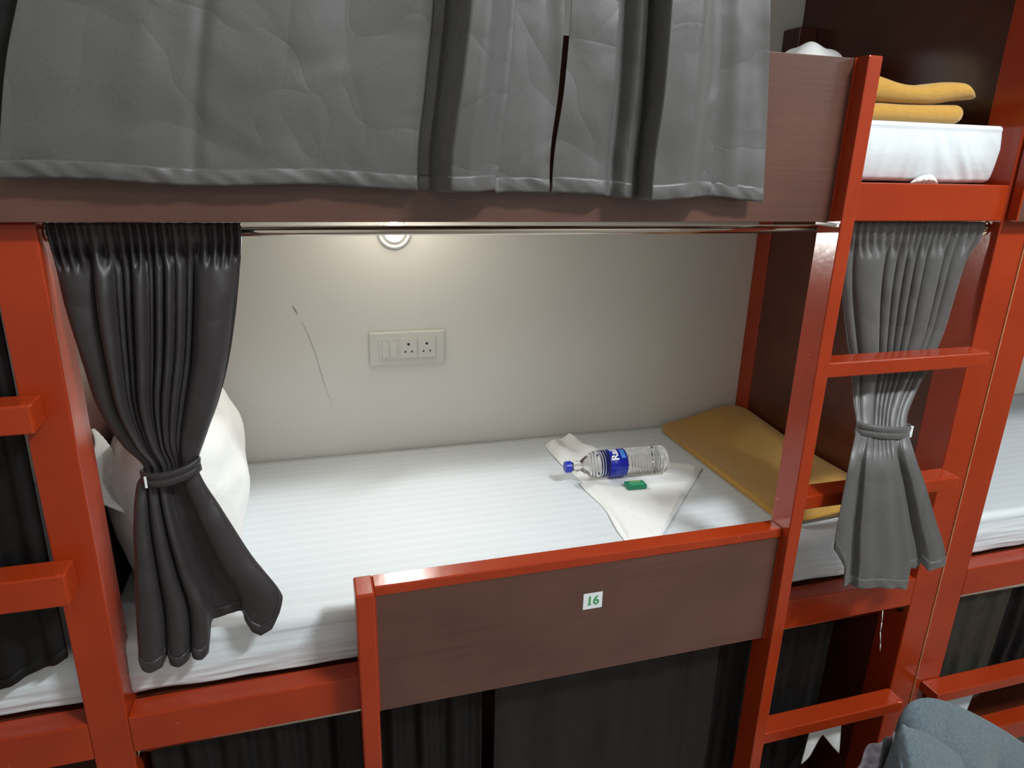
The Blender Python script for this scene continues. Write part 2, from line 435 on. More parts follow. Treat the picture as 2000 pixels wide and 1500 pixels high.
# --- right neighbour
rb = empty('bunk_bed', (3.0, 0.45, FLZ), 'red bunk bed frame at the right edge, beyond the tan paint seam', 'bunk bed', 'red bunk beds in a row')
box('post', (1.9856, 0.06, FLZ), (2.0774, 0.150, 1.8845), RED, rb, 0.003)
box('guard_panel', (1.913, 0.0332, 1.8861), (3.2, 0.0560, 2.189), LAM, rb, 0.001)
box('edge_strip', (1.908, 0.0325, 1.8861), (1.9128, 0.0560, 2.189), RED, rb, 0.0005)
for zt, zb in ((ZT, ZB), (0.33, 0.26)):
    box('bed_rail', (2.0774, 0.06, zb), (3.95, 0.112, zt), RED, rb, 0.0025)
for zt, zb in ((ZT, ZB), (ZT2, ZB2), (0.33, 0.26)):
    box('deck', (2.0, 0.113, zb+0.03), (3.95, YW-0.003, zt-0.012), DLAM, rb, 0)
box('step_bar', (2.009, 0.002, 0.5595), (3.1, 0.059, 0.5915), RED, rb, 0.0025)
box('post', (3.95, 0.06, FLZ), (4.03, 0.15, 2.93), RED, rb, 0.003)
box('end_panel', (1.986, 0.16, FLZ), (1.996, YW-0.002, 2.93), DLAM, rb, 0)

# ---------------------------------------------------------------- curtain rods
def rod(x0, x1, y, z, rad, label, group='steel curtain rods'):
    t = empty('curtain_rod', ((x0+x1)/2, y, z), label, 'curtain rod', group)
    bm = bmesh.new(); tube(bm, (x0, y, z), (x1, y, z), rad, 24); obj('rod', bm, CHROME, t, True)
    for x in (x0, x1):
        bm = bmesh.new(); tube(bm, (x-0.002 if x == x1 else x, y, z), (x if x == x1 else x+0.002, y, z), 0.016, 20); obj('end_socket', bm, CHROME, t)
    return t
rod(0.002, 1.898, 0.100, 1.8660, 0.0088, 'shiny steel curtain rod across the open middle bunk, under the brown panel')
rod(0.002, 1.898, 0.075, 2.82, 0.0088, 'steel curtain rod above the upper bunk, holding the wide grey curtains')
rod(0.002, 1.898, 0.090, 0.845, 0.0088, 'steel curtain rod under the middle bunk rail, holding the dark lowest curtains')
rod(-1.99, -0.071, 0.088, 1.8665, 0.0088, 'steel curtain rod of the left bunk behind its black curtain')
rod(2.08, 3.94, 0.088, 0.845, 0.0088, 'steel curtain rod of the right bunk above its dark lowest curtain')
# silver bracket on the ladder stile by the rod
bk = tag(box('rod_bracket', (1.405, 0.004, 1.878), (1.4118, 0.066, 1.8845), PLATEM, None, 0.001), 'small silver bracket on the ladder stile where the rod ends', 'bracket')

# ---------------------------------------------------------------- curtains
def curtain(label, group, rows, fold, zbot, ztop, mat, nu=260, nv=150, hem=0.030, base='curtain', wr=0.0, clipy=None):
    """rows: (z, xl, xr, y, amp) ascending z.  fold(u, s) in about -1..1, + is towards the room; s = 0 at the bottom, 1 at the top.
    zbot(u) gives the hem line."""
    def surf(uu, vv, off=0.0, z01=(0.0, 1.0)):
        zb = zbot(uu)
        z = zb + (ztop-zb)*vv
        xl, xr, y, amp = lerp(rows, z)
        x = xl + (xr-xl)*uu
        s = vv
        yy = y - amp*fold(uu, s) - wr*N(x*7, z*5, 3.1)
        return Vector((x, yy-off, z))
    o = obj(base, sheet(surf, nu, nv), mat, None, True)
    tag(o, label, 'curtain', group)
    if hem:
        def hs(uu, vv):
            zb = zbot(uu); H = hem/(ztop-zb)
            p = surf(uu, vv*H)
            q = 0.0016 + 0.0016*math.sin(PI*vv) + 0.0030*N(p.x*42+vv*1.3, vv*0.9, 0.5)
            p.y -= q; p.z -= 0.001*(1-vv)
            return p
        obj('hem', sheet(hs, nu, 6, 0.0008), mat, o, True)
    return o
def bumps(lst):
    def f_(u_, s):
        v = 0
        for c, w, h in lst: v += h*math.exp(-((u_-c)/w)**2)
        return v
    return f_
def sstep(a, b, x):
    t = min(1, max(0, (x-a)/(b-a))); return t*t*(3-2*t)

# upper wide curtain, left one
XA0, XA1 = -0.02, 0.803
def foldA(uu, s):
    x = XA0 + (XA1-XA0)*uu
    v = 0.30*math.sin(x*9+0.6) + 0.5*math.exp(-((x-0.35-0.02*s)/0.05)**2)*(1-s) + 0.22*math.exp(-((x-0.10-0.06*(1-s))/0.03)**2)
    v += -0.35*math.exp(-((x-(0.235-0.05*s))/0.012)**2)          # slim crease on the left
    e = 0.571 - 0.004*s
    v += 0.25*sstep(0.40, e, x)*(1-sstep(e, e+0.004, x))
    v += -1.5*sstep(e, e+0.005, x)*(1-sstep(e+0.022+0.008*s, e+0.048+0.010*s, x))
    v += 4.2*sstep(e+0.022+0.008*s, e+0.050+0.010*s, x)*(1-sstep(0.645, 0.7075, x)*0.75)*(1-sstep(0.7072, 0.709, x))
    v += -0.35*sstep(0.7072, 0.709, x)
    v += 0.16*math.sin(x*75+s*14)*sstep(0.755, 0.8, x)
    return v
curtain('wide dark grey satin curtain over the upper bunk, from the left edge to the slit', 'grey curtains over the upper bunk',
        [(1.93, -0.022, 0.801, 0.010, 0.0115), (2.01, -0.004, 0.800, 0.008, 0.013), (2.10, 0.020, 0.808, 0.006, 0.0145), (2.25, 0.068, 0.812, 0.006, 0.016), (2.55, 0.09, 0.80, 0.025, 0.020), (2.80, 0.08, 0.80, 0.07, 0.012)],
        foldA, lambda uu: 1.949 - 0.009*uu + 0.003*math.sin(uu*15) - 0.0045*(uu > 0.875), 2.83, CURT, 420, 120, 0.024, wr=0.003)
def foldB(uu, s):
    x = 0.803 + (1.222-0.803)*uu
    v = 0.3*math.exp(-((x-0.85)/0.04)**2) + 0.25*math.sin(x*21+1)
    v += -1.0*math.exp(-((x-(0.915-0.012*s))/0.010)**2) + 0.8*sstep(0.915, 0.935, x)*(1-sstep(0.945, 0.953, x))
    v += -1.4*sstep(0.950, 0.954, x)*(1-sstep(0.9625, 0.966, x))
    v += 3.8*sstep(0.9625, 0.967, x)*(1-0.65*sstep(1.0, 1.10, x))*(1-sstep(1.100, 1.104, x)) + 0.6*math.exp(-((x-(1.035+0.02*s))/0.022)**2)
    v += -0.25*sstep(1.100, 1.104, x) + 0.15*math.sin(x*70+s*9)*sstep(1.16, 1.22, x) + 0.35*math.exp(-((x-1.15)/0.02)**2)
    return v
def zbB(uu):
    x = 0.803 + 0.419*uu
    return 1.934 + 0.004*math.sin(uu*11) - 0.003*uu + 0.004*math.exp(-((x-0.81)/0.03)**2) + 0.003*math.exp(-((x-1.03)/0.05)**2)
curtain('dark grey satin curtain over the upper bunk, the narrower one right of the slit', 'grey curtains over the upper bunk',
        [(1.93, 0.8025, 1.2290, 0.006, 0.0125), (2.01, 0.806, 1.222, 0.005, 0.013), (2.10, 0.817, 1.211, 0.003, 0.0145), (2.25, 0.824, 1.190, 0.003, 0.016), (2.55, 0.83, 1.15, 0.022, 0.019), (2.80, 0.82, 1.14, 0.07, 0.012)],
        foldB, zbB, 2.83, CURT, 360, 120, 0.026, wr=0.002)

curtain('black cloth put in for the dark shade at the very top left edge, beside the wide grey curtain', 'black curtains of the neighbouring bunks',
        [(1.96, -0.62, 0.03, 0.0270, 0.004), (2.25, -0.62, 0.078, 0.0270, 0.004), (2.80, -0.62, 0.07, 0.078, 0.006)], lambda uu, s: 0.6*math.sin(uu*44), lambda uu: 1.965, 2.83, CURTB, 160, 60, 0.0)  # stands in for shadow: the darkness here is put in as black cloth
def band(rows_fn, name, mat, parent, z0, z1, tilt, pts, label=None):
    """tie strap: closed oval ribbon around the gathered cloth. pts: list of (x,y,z) centre ring"""
    n = len(pts); bm = bmesh.new(); rings = []
    for i, (x, y, z) in enumerate(pts):
        q = []
        for k, (o_, h_) in enumerate(((0, -1), (0.0028, -0.8), (0.0018, -0.08), (0.0008, 0.0), (0.0018, 0.08), (0.0028, 0.8), (0, 1), (-0.001, 0))):
            a = 2*PI*i/n
            q.append(bm.verts.new((x+math.cos(a)*o_*1.2, y+math.sin(a)*o_*1.2, z+h_*(z1-z0)/2)))
        rings.append(q)
    for i in range(n):
        a = rings[i]; b = rings[(i+1) % n]
        for k in range(8): bm.faces.new((a[k], b[k], b[(k+1) % 8], a[(k+1) % 8]))
    return obj(name, bm, mat, parent, True, label)

# tied curtain at the head of the middle bunk
def semi(u_, c, w, h):
    d = abs(u_-c)/w
    return h*math.sqrt(1-d*d) if d < 1 else 0.0
def fold1(uu, s):
    # pleats, crowded in the middle, a flat sail at each side (above the strap)
    q = uu + 0.010*math.sin(s*9+uu*7)
    a_ = sstep(0.45, 0.95, s)   # pleats fan out towards the rod
    q = q + 0.10*(1-a_)*math.sin(PI*q)*0.6
    top = sum(semi(q, c, w, h) for c, w, h in ((0.10, .090, .5), (0.245, .052, 1.2), (0.315, .022, .45), (0.365, .024, .55), (0.435, .045, 1.2), (0.495, .020, .6), (0.545, .030, .95), (0.605, .030, 1.15), (0.665, .034, .9), (0.72, .022, .5), (0.87, .120, 1.25)))
    q = uu + 0.006*math.sin(s*14+uu*5)
    low = sum(semi(q, c, w, h) for c, w, h in ((0.095, .094, 1.3), (0.268, .076, 1.25), (0.41, .060, 1.2), (0.85, .150, 1.0)))
    low -= 0.75*sstep(0.47, 0.49, uu)*(1-sstep(0.68, 0.71, uu))
    k = sstep(0.40, 0.50, s); g_ = sstep(0.90, 0.96, s)
    return (top*k + low*(1-k))*(1-0.8*g_) + g_*0.7*math.sin(uu*115+3*math.sin(uu*13)) - 0.35
def zb1(uu):
    return lin([(0, 1.0615), (0.03, 1.054), (0.09, 1.051), (0.16, 1.054), (0.18, 1.066), (0.195, 1.066), (0.21, 1.055), (0.27, 1.051), (0.335, 1.056), (0.345, 1.066), (0.355, 1.062), (0.42, 1.058), (0.46, 1.062),
                (0.475, 1.118), (0.56, 1.122), (0.66, 1.130), (0.70, 1.128), (0.76, 1.100), (0.82, 1.090), (0.90, 1.103), (0.96, 1.135), (1.0, 1.160)], uu)
c1 = curtain('grey satin curtain darkened for its shade, tied in the middle, hanging at the left end of the middle bunk', 'tied back curtains of the middle tier',
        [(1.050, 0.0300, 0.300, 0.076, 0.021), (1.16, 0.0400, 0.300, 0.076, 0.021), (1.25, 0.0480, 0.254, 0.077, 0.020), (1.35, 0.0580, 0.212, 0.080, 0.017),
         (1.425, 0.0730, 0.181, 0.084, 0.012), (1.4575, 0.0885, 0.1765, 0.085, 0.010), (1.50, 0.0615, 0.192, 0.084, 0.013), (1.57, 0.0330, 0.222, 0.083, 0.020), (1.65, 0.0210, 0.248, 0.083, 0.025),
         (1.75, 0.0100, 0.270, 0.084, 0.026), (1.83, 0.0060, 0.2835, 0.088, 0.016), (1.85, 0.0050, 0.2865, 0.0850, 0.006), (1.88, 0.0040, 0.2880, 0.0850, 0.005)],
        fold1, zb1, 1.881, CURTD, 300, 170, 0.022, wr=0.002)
ring = []
for i in range(48):
    a = 2*PI*i/48; ring.append((0.1325+0.0475*math.cos(a), 0.082+0.0225*math.sin(a), 1.4470+0.008*math.cos(a)+0.003*math.cos(2*a)))
bnd = band(None, 'tie_strap', CURTD, c1, 1.430, 1.4585, 0, ring)
box('hook_tab', (0.0925, 0.0585, 1.4300), (0.0965, 0.0600, 1.4520), TAGW, c1, 0.0005, label='thin pale metal hook on the strap')

# tied curtain in the ladder bay of the same bunk
def fold2(uu, s):
    q = uu + 0.010*math.sin(s*8+uu*6)
    top = sum(semi(q, c, w, h) for c, w, h in ((0.04, .035, .5), (0.20, .115, 1.15), (0.36, .040, .8), (0.44, .030, .7), (0.51, .030, .8), (0.585, .034, .9), (0.70, .070, 1.1), (0.81, .034, .7), (0.91, .065, .9)))
    low = semi(uu, 0.08, .085, .5) + 1.0*sstep(0.19, 0.21, uu)*(1-sstep(0.655, 0.668, uu)) + 0.25*semi(uu, 0.43, .23, 1)
    low += 0.10*math.sin(uu*30) - 0.3*sstep(0.66, 0.67, uu)*(1-sstep(0.74, 0.78, uu)) - 0.8*math.exp(-((uu-0.79)/.02)**2) + 0.5*sstep(0.81, 0.85, uu)
    k = sstep(0.36, 0.46, s); g_ = sstep(0.90, 0.96, s)
    return (top*k + low*(1-k))*(1-0.8*g_) + g_*0.7*math.sin(uu*125+3*math.sin(uu*11)) - 0.35
def zb2(uu):
    return lin([(0, 1.166), (0.10, 1.115), (0.115, 1.062), (0.17, 1.060), (0.40, 1.050), (0.665, 1.029), (0.672, 1.075), (0.80, 1.068), (0.81, 1.082), (0.85, 1.064), (1.0, 1.070)], uu)
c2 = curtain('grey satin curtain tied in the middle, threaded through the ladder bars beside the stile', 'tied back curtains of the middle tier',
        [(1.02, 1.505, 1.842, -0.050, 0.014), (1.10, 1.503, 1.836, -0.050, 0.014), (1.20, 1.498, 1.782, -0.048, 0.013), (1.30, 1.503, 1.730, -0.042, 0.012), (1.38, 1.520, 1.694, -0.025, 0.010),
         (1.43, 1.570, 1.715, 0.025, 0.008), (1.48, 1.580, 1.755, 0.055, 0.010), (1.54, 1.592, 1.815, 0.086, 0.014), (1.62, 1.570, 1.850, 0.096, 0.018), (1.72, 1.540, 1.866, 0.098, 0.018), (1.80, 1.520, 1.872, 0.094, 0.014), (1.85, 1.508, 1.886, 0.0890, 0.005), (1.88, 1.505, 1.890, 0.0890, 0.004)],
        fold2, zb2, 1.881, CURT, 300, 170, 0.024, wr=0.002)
ring = []
for i in range(48):
    a = 2*PI*i/48; ring.append((1.642+0.0740*math.cos(a), 0.018+0.0260*math.sin(a), 1.4200-0.009*math.cos(a)))
band(None, 'tie_strap', CURT, c2, 1.4045, 1.4355, 0, ring)
box('hook_tab', (1.7005, 0.0005, 1.400), (1.7095, 0.0025, 1.428), TAGW, c2, 0.0005, label='small white plastic tab on the strap')

# black curtain of the left bunk, its hem sweeping up to the right
def pleats(k, ph=0.0):
    return lambda uu, s: 0.6*math.sin(uu*k+ph+0.5*math.sin(uu*9)) + 0.25*math.sin(uu*k*2.3+1)
curtain('black satin curtain behind the ladder bars at the left edge', 'black curtains of the neighbouring bunks',
        [(1.0, -0.62, -0.082, 0.075, 0.010), (1.88, -0.62, -0.078, 0.088, 0.010)], pleats(40), lambda uu: 0.975+0.125*uu**2, 1.881, CURTB, 160, 60, 0.02)
# closed curtains of the lowest bunk
curtain('near-black closed curtain of the lowest bunk, below the left part of the middle rail', 'dark curtains of the lowest bunk',
        [(0.1, 0.02, 0.715, 0.092, 0.012), (0.85, 0.02, 0.712, 0.092, 0.011)], pleats(55, 0.7), lambda uu: 0.11, 0.858, CURTB, 260, 60, 0.02)
curtain('near-black closed curtain of the lowest bunk, below the panel numbered 16', 'dark curtains of the lowest bunk',
        [(0.1, 0.742, 1.34, 0.092, 0.012), (0.85, 0.742, 1.335, 0.092, 0.010)], lambda uu, s: 0.5*math.sin(uu*26+0.6)+0.3*math.exp(-((uu-0.85)/.03)**2), lambda uu: 0.11, 0.858, mk_curtain('dark_brown_satin', (0.010, 0.009, 0.008), (0.019, 0.017, 0.015), 0.5, 0.0, 0.25), 260, 60, 0.02)
curtain('black curtain of the lowest bunk seen through the ladder bay', 'dark curtains of the lowest bunk',
        [(0.1, 1.345, 1.69, 0.104, 0.008), (0.85, 1.345, 1.70, 0.104, 0.008)], pleats(22, 2), lambda uu: 0.11, 0.858, CURTB, 160, 60, 0.02)
curtain('dark olive curtain of the right bunk under its mattress rail', 'black curtains of the neighbouring bunks',
        [(0.42, 2.09, 2.31, 0.100, 0.008), (0.85, 2.09, 2.33, 0.100, 0.008)], pleats(14, 2), lambda uu: 0.43, 0.858, mk_curtain('olive_satin', (0.022, 0.021, 0.016), (0.038, 0.036, 0.028), 0.5, 0.0, 0.3), 120, 60, 0.02)
curtain('black crinkled curtain of the right bunk next to the dark olive one', 'black curtains of the neighbouring bunks',
        [(0.42, 2.32, 2.9, 0.120, 0.014), (0.85, 2.33, 2.9, 0.120, 0.014)], pleats(48, 1), lambda uu: 0.43, 0.858, CURTB, 160, 60, 0.02, wr=0.01)

# ---------------------------------------------------------------- mattresses
def mattress(x0, x1, zt, thick, label, yf=0.118, front=0.006, vertical=False, er=0.022):
    ztop = zt+thick; prof = []
    prof += [(yf+0.010, zt+0.002)]
    for k in range(1, 26):
        t = k/26; prof.append((yf-0.006*math.sin(PI*t)+0.002*t, zt+0.004+(thick-0.004-er)*t))
    for k in range(9):
        a = PI/2*k/8; prof.append((yf+er-er*math.cos(a), ztop-er+er*math.sin(a)))
    for k in range(1, 40): prof.append((yf+er+(YW-0.006-yf-er)*k/39, ztop))
    prof.append((YW-0.006, zt+0.002))
    bm = bmesh.new(); nx = 330; rows = []
    for i in range(nx+1):
        x = x0+(x1-x0)*i/nx; q = []
        for j, (y, z) in enumerate(prof):
            s = (z-zt)/thick
            if y < yf+0.03:
                if vertical:
                    q_ = x*13+s*1.6*sstep(1.6, 1.85, x); d = 0.0035*N(q_*1.3, s*0.6, 1.7)*(1-s*s) + 0.006*(0.5-abs(N(q_*2.1, s*0.9, 4)))*max(0, 1-s)**0.8 - 0.012*max(0, 1-s)**3
                else:
                    w = max(0, 1-s)**0.7
                    d = w*(0.0030*N(x*4, s*9+1.2*N(x*3, 0, 0), 1.7) + 0.0030*N(x*9+3, s*26+1.5*N(x*7, 3, 0), 5.2))
                dz = 0.0
                if j < 3: dz = 0.003*N(x*9, 0.4, 0)
                q.append(bm.verts.new((x, y-d, z+max(dz, -0.001))))
            elif z > ztop-0.001:
                q.append(bm.verts.new((x, y, z+0.0022*N(x*2.5, y*6, 0.2))))
            else: q.append(bm.verts.new((x, y, z)))
        rows.append(q)
    m = len(prof)
    for a, b in zip(rows, rows[1:]):
        for j in range(m): bm.faces.new((a[j], b[j], b[(j+1) % m], a[(j+1) % m]))
    bm.faces.new(rows[0]); bm.faces.new(rows[-1][::-1])
    o = obj('mattress', bm, SHEET, None, True)
    return tag(o, label, 'mattress', 'white mattresses on the bunks')
mattress(-0.045, 1.897, ZT, 0.124, 'white sheeted mattress of the open middle bunk with bottle and towel on it')
um = mattress(0.0, 1.884, ZT2, 0.124, 'white mattress of the upper bunk, its wrinkled side showing above the ladder', yf=0.095, vertical=True, er=0.009)
mattress(-1.99, -0.085, ZT, 0.124, 'white mattress of the left bunk, a corner showing at the lower left edge')
mattress(2.082, 3.94, ZT, 0.124, 'white mattress of the right bunk, at the right edge of the photo')
# bunched tuck of sheet on the upper mattress foot
def tuck(uu, vv):
    a = PI*vv; w = math.sin(PI*uu)
    return Vector((1.655+0.075*uu, 0.092-0.014*w*math.sin(a)-0.002*math.sin(uu*40)*w, ZT2+0.001+0.017*w*(0.5-0.5*math.cos(a))+0.002*w*math.sin(vv*25)))
obj('sheet_tuck', sheet(tuck, 40, 16), WHITEC, um, True, 'bunched end of the sheet poking out')

# ---------------------------------------------------------------- pillow
def pillow_pts(cx, cy, cz, hw, hh, th, tiltx, name, mat, label):
    bm = bmesh.new(); n = 56; V = {}
    R = Matrix.Rotation(tiltx, 3, 'Y')
    for side in (1, -1):
        for i in range(n+1):
            for j in range(n+1):
                a = -1+2*i/n; b = -1+2*j/n
                e = max(0, (1-abs(a)**2.4))*max(0, (1-abs(b)**2.6))
                pin = 1-0.09*(1-abs(b)**2)*abs(a)**3; pin2 = 1-0.10*(1-abs(a)**2)*abs(b)**3
                t = th*e**0.42
                t *= 1+0.10*N(a*2.2, b*2.2, side*2)
                if abs(a) == 1 or abs(b) == 1:
                    if side == -1: continue
                    t = 0
                p = Vector((side*t, a*hw*pin2, b*hh*pin)) + Vector((0.004*N(a*5, b*5, side), 0, 0))
                V[(side, i, j)] = bm.verts.new(R @ p + Vector((cx, cy, cz)))
    def g_(s, i, j): return V.get((s, i, j)) or V[(1, i, j)]
    for i in range(n):
        for j in range(n):
            bm.faces.new((g_(1, i, j), g_(1, i+1, j), g_(1, i+1, j+1), g_(1, i, j+1)))
            bm.faces.new((g_(-1, i, j), g_(-1, i, j+1), g_(-1, i+1, j+1), g_(-1, i+1, j)))
    return tag(obj(name, bm, mat, None, True), label, 'pillow')
pil = pillow_pts(0.070, 0.525, 1.250, 0.315, 0.205, 0.136, -0.10, 'pillow', WHITEC, 'plump white pillow stood against the left end of the middle bunk, behind the tied curtain')
# open crumpled end of the pillowcase
def flap(uu, vv):
    x = -0.050+0.115*uu + 0.020*math.sin(vv*9+uu*3)*(1-uu*0.5)
    zc = 1.345-0.14*uu + 0.125*vv*(1-0.55*uu) + 0.012*math.sin(uu*15+vv*6)
    y = 0.262 - 0.035*math.sin(PI*vv) + 0.022*math.sin(uu*11+vv*7) + 0.05*uu*vv
    return Vector((x, y, zc))
obj('pillowcase_flap', sheet(flap, 40, 30, 0.002), WHITEC, pil, True, 'crumpled open end of the pillowcase')

# ---------------------------------------------------------------- blankets
def slab(x0, x1, y0, y1, ztop, zbot, rad, nx=60, ny=60, wob=0.002, cr=0.05):
    """soft folded cloth slab with rounded plan corners and rounded rim; ztop(x,y), zbot(x,y)"""
    bm = bmesh.new(); G = [[], []]
    cx, cy = (x0+x1)/2, (y0+y1)/2; hx, hy = (x1-x0)/2, (y1-y0)/2
    def warp(a, b):
        # square -> rounded rectangle
        x = a*hx; y = b*hy
        m = max(abs(a), abs(b))
        dx = max(0, abs(x)-(hx-cr)); dy = max(0, abs(y)-(hy-cr)); d = math.hypot(dx, dy)
        if dx > 0 and dy > 0:
            mm = max(dx, dy)/d; x = math.copysign(hx-cr+dx*mm, x); y = math.copysign(hy-cr+dy*mm, y)
            return x+cx, y+cy, (cr-max(dx, dy))
        return x+cx, y+cy, min(hx-abs(x), hy-abs(y))
    top = []; bot = []
    def grade(i, n):
        t = -1+2*i/n; return math.copysign(1-(1-abs(t))**1.6, t)
    for i in range(nx+1):
        A = []; B = []
        for j in range(ny+1):
            x, y, e = warp(grade(i, nx), grade(j, ny))
            zt_, zb_ = ztop(x, y), zbot(x, y); zm = (zt_+zb_)/2; h = (zt_-zb_)/2
            k = min(1, max(0, e)/rad); k = math.sqrt(max(0, 1-(1-k)**2))
            A.append(bm.verts.new((x, y, zm+h*k+wob*N(x*9, y*9, 1)*k)))
            B.append(A[-1] if i in (0, nx) or j in (0, ny) else bm.verts.new((x, y, zm-h*k)))
        top.append(A); bot.append(B)
    for i in range(nx):
        for j in range(ny):
            bm.faces.new((top[i][j], top[i+1][j], top[i+1][j+1], top[i][j+1]))
            vs = (bot[i][j], bot[i][j+1], bot[i+1][j+1], bot[i+1][j])
            if len(set(vs)) == 4:
                try: bm.faces.new(vs)
                except ValueError: pass
    return bm
MT = ZT+0.1245
def ridge(x, y): return 0.006*math.sin((x-1.5)*14+(y*5))
blk = empty('blanket', (1.74, 0.55, MT), 'mustard fleece blanket folded flat at the right end of the middle bunk', 'blanket', 'mustard blankets')
bm = slab(1.565, 1.896, 0.205, 0.915, lambda x, y: MT+0.014+0.024*sstep(1.60, 1.9, x)+0.003*math.sin(y*9), lambda x, y: MT+0.0015, 0.010)
for v in bm.verts:
    if v.co.x > 1.885 and v.co.y > 0.84: v.co.x = 1.885+(v.co.x-1.885)*0.1
obj('lower_fold', bm, MUST, blk, True)
bm = slab(1.560, 1.893, 0.185, 0.925, lambda x, y: MT+0.023+0.034*sstep(1.60, 1.90, x)+0.016*sstep(0.5, 0.9, y)*sstep(1.6, 1.85, x)+0.003*math.sin(y*8+x*7), lambda x, y: MT+0.013+0.024*sstep(1.60, 1.9, x)+0.003*math.sin(y*9), 0.009, cr=0.07)
for v in bm.verts:
    if v.co.x > 1.888 and v.co.y > 0.82: v.co.x = 1.888+(v.co.x-1.888)*0.1
obj('upper_fold', bm, MUST, blk, True)

MU = ZT2+0.1245
ub = empty('blanket', (1.70, 0.3, MU), 'mustard blanket folded double on the upper mattress above the ladder', 'blanket', 'mustard blankets')
bm = slab(1.49, 1.815, 0.125, 0.56, lambda x, y: MU+0.041-0.008*sstep(1.6, 1.5, x)-0.004*math.sin((x-1.5)*11), lambda x, y: MU+0.002, 0.020, cr=0.03)
obj('lower_fold', bm, MUST, ub, True)
bm = slab(1.49, 1.842, 0.125, 0.55, lambda x, y: MU+0.090-0.014*math.sin(PI*sstep(1.56, 1.82, x))+0.004*math.sin(x*30)-0.030*sstep(1.80, 1.85, x), lambda x, y: MU+0.042+0.010*sstep(1.70, 1.82, x)-0.004*math.sin((x-1.5)*11), 0.024, cr=0.035)
obj('upper_fold', bm, MUST, ub, True)
# cloths behind the upper guard panel
tag(obj('cloth_bundle', slab(1.690, 1.893, 0.56, 0.76, lambda x, y: MU+0.226+0.014*N(x*17, y*9, 2)-0.03*sstep(1.84, 1.90, x), lambda x, y: MU+0.002, 0.07, cr=0.07, wob=0.012), WHITEC, None, True),
    'white crumpled bedding showing over the top of the upper guard panel', 'bedding')
tag(obj('cloth_bundle', slab(1.50, 1.685, 0.62, 0.80, lambda x, y: MU+0.240+0.010*N(x*14, y*9, 2), lambda x, y: MU+0.002, 0.06, cr=0.07, wob=0.008), CREAM, None, True),
    'pale yellow cloth peeping over the upper guard panel beside the grey curtain', 'bedding')

# ---------------------------------------------------------------- towel, bottle, packet on the middle mattress
def quadpatch(c, uu, vv):
    a, b, d, e = [Vector(p) for p in c]     # a(0,0) b(1,0) d(1,1) e(0,1)
    return a.lerp(b, uu).lerp(e.lerp(d, uu), vv)
TZ = MT+0.0012
def towel_top(uu, vv):
    # u across, v from the front edge (0) to the crumpled far end (1)
    left = Vector((1.128, 0.225, 0)).lerp(Vector((1.115, 0.86, 0)), vv); left.x += 0.018*math.sin(PI*min(1, vv*1.3))
    rt = lin([(0, 1.205), (0.06, 1.232), (0.50, 1.545), (0.56, 1.535), (0.78, 1.30), (1.0, 1.185)], vv)
    ry = lin([(0, 0.215), (0.06, 0.245), (0.50, 0.575), (0.56, 0.60), (0.78, 0.72), (1.0, 0.915)], vv)
    p = left.lerp(Vector((rt, ry, 0)), uu)
    w = sstep(0.72, 0.95, vv)
    edge = min(1, min(uu, 1-uu)*14)*min(1, min(vv, 1-vv)*20)
    z = 0.008*edge + 0.0015*N(p.x*20, p.y*20, 0)*edge + w*edge*(0.012+0.010*math.sin(p.x*75+p.y*20)+0.008*math.sin(p.y*60))
    z += 0.002*math.sin(vv*PI)*edge
    return Vector((p.x, p.y, TZ+max(0.0004, z)))
tw = tag(obj('towel', sheet(towel_top, 80, 100, 0.0014), TOWEL, None, True), 'white folded towel lying on the middle mattress under the water bottle', 'towel')
def towel_under(uu, vv):
    p = towel_top(uu*0.5, vv*0.55); return Vector((p.x-0.010-0.004*math.sin(vv*9), p.y-0.004, TZ+0.0006+0.001*math.sin(vv*5)**2))
obj('under_fold', sheet(towel_under, 20, 50, 0.001), TOWEL, tw, True)

BA = Vector((1.080, 0.578, 0)); BB = Vector((1.400, 0.566, 0)); ax = (BB-BA).normalized(); BR = 0.0425
bz = TZ+0.010+BR+0.0015
bot = empty('water_bottle', (1.24, 0.57, bz-BR), 'clear ribbed water bottle with blue cap and blue label, lying on the white towel', 'bottle')
base = Vector((BA.x, BA.y, bz))
prof = [(0.020, 0.0), (0.020, 0.0125), (0.034, 0.0130), (0.036, 0.0165), (0.040, 0.0165), (0.042, 0.0135), (0.050, 0.016), (0.065, 0.027), (0.080, 0.036), (0.092, 0.0405)]
d = 0.097
while d < 0.128: prof += [(d+q*0.001, 0.0415+0.0010*math.cos(2*PI*q/8)) for q in range(8)]; d += 0.008
prof += [(0.130, 0.0415), (0.186, 0.0415)]
d = 0.190
while d < 0.300: prof += [(d+q*0.0012, 0.0415+0.0014*math.cos(2*PI*q/8)) for q in range(8)]; d += 0.0096
prof += [(0.304, 0.0425), (0.314, 0.0415), (0.320, 0.036), (0.318, 0.020), (0.312, 0.0)]
bm = bmesh.new(); lathe(bm, base, ax, prof, 48); obj('bottle_body', bm, PET, bot, True, 'clear ribbed plastic body')
bm = bmesh.new(); lathe(bm, base, ax, [(0, 0), (0, 0.0150), (0.002, 0.0168), (0.018, 0.0172), (0.0185, 0.0162), (0.0198, 0.0162)], 40)
capo = obj('bottle_cap', bm, BLUE, bot, False, 'blue screw cap')
LR = 0.0422
bm = bmesh.new(); lathe(bm, base, ax, [(0.131, LR), (0.185, LR), (0.185, LR-0.0004), (0.131, LR-0.0004), (0.131, LR)], 64)
lab = obj('bottle_label', bm, LBLUE, bot, True, 'blue printed label')
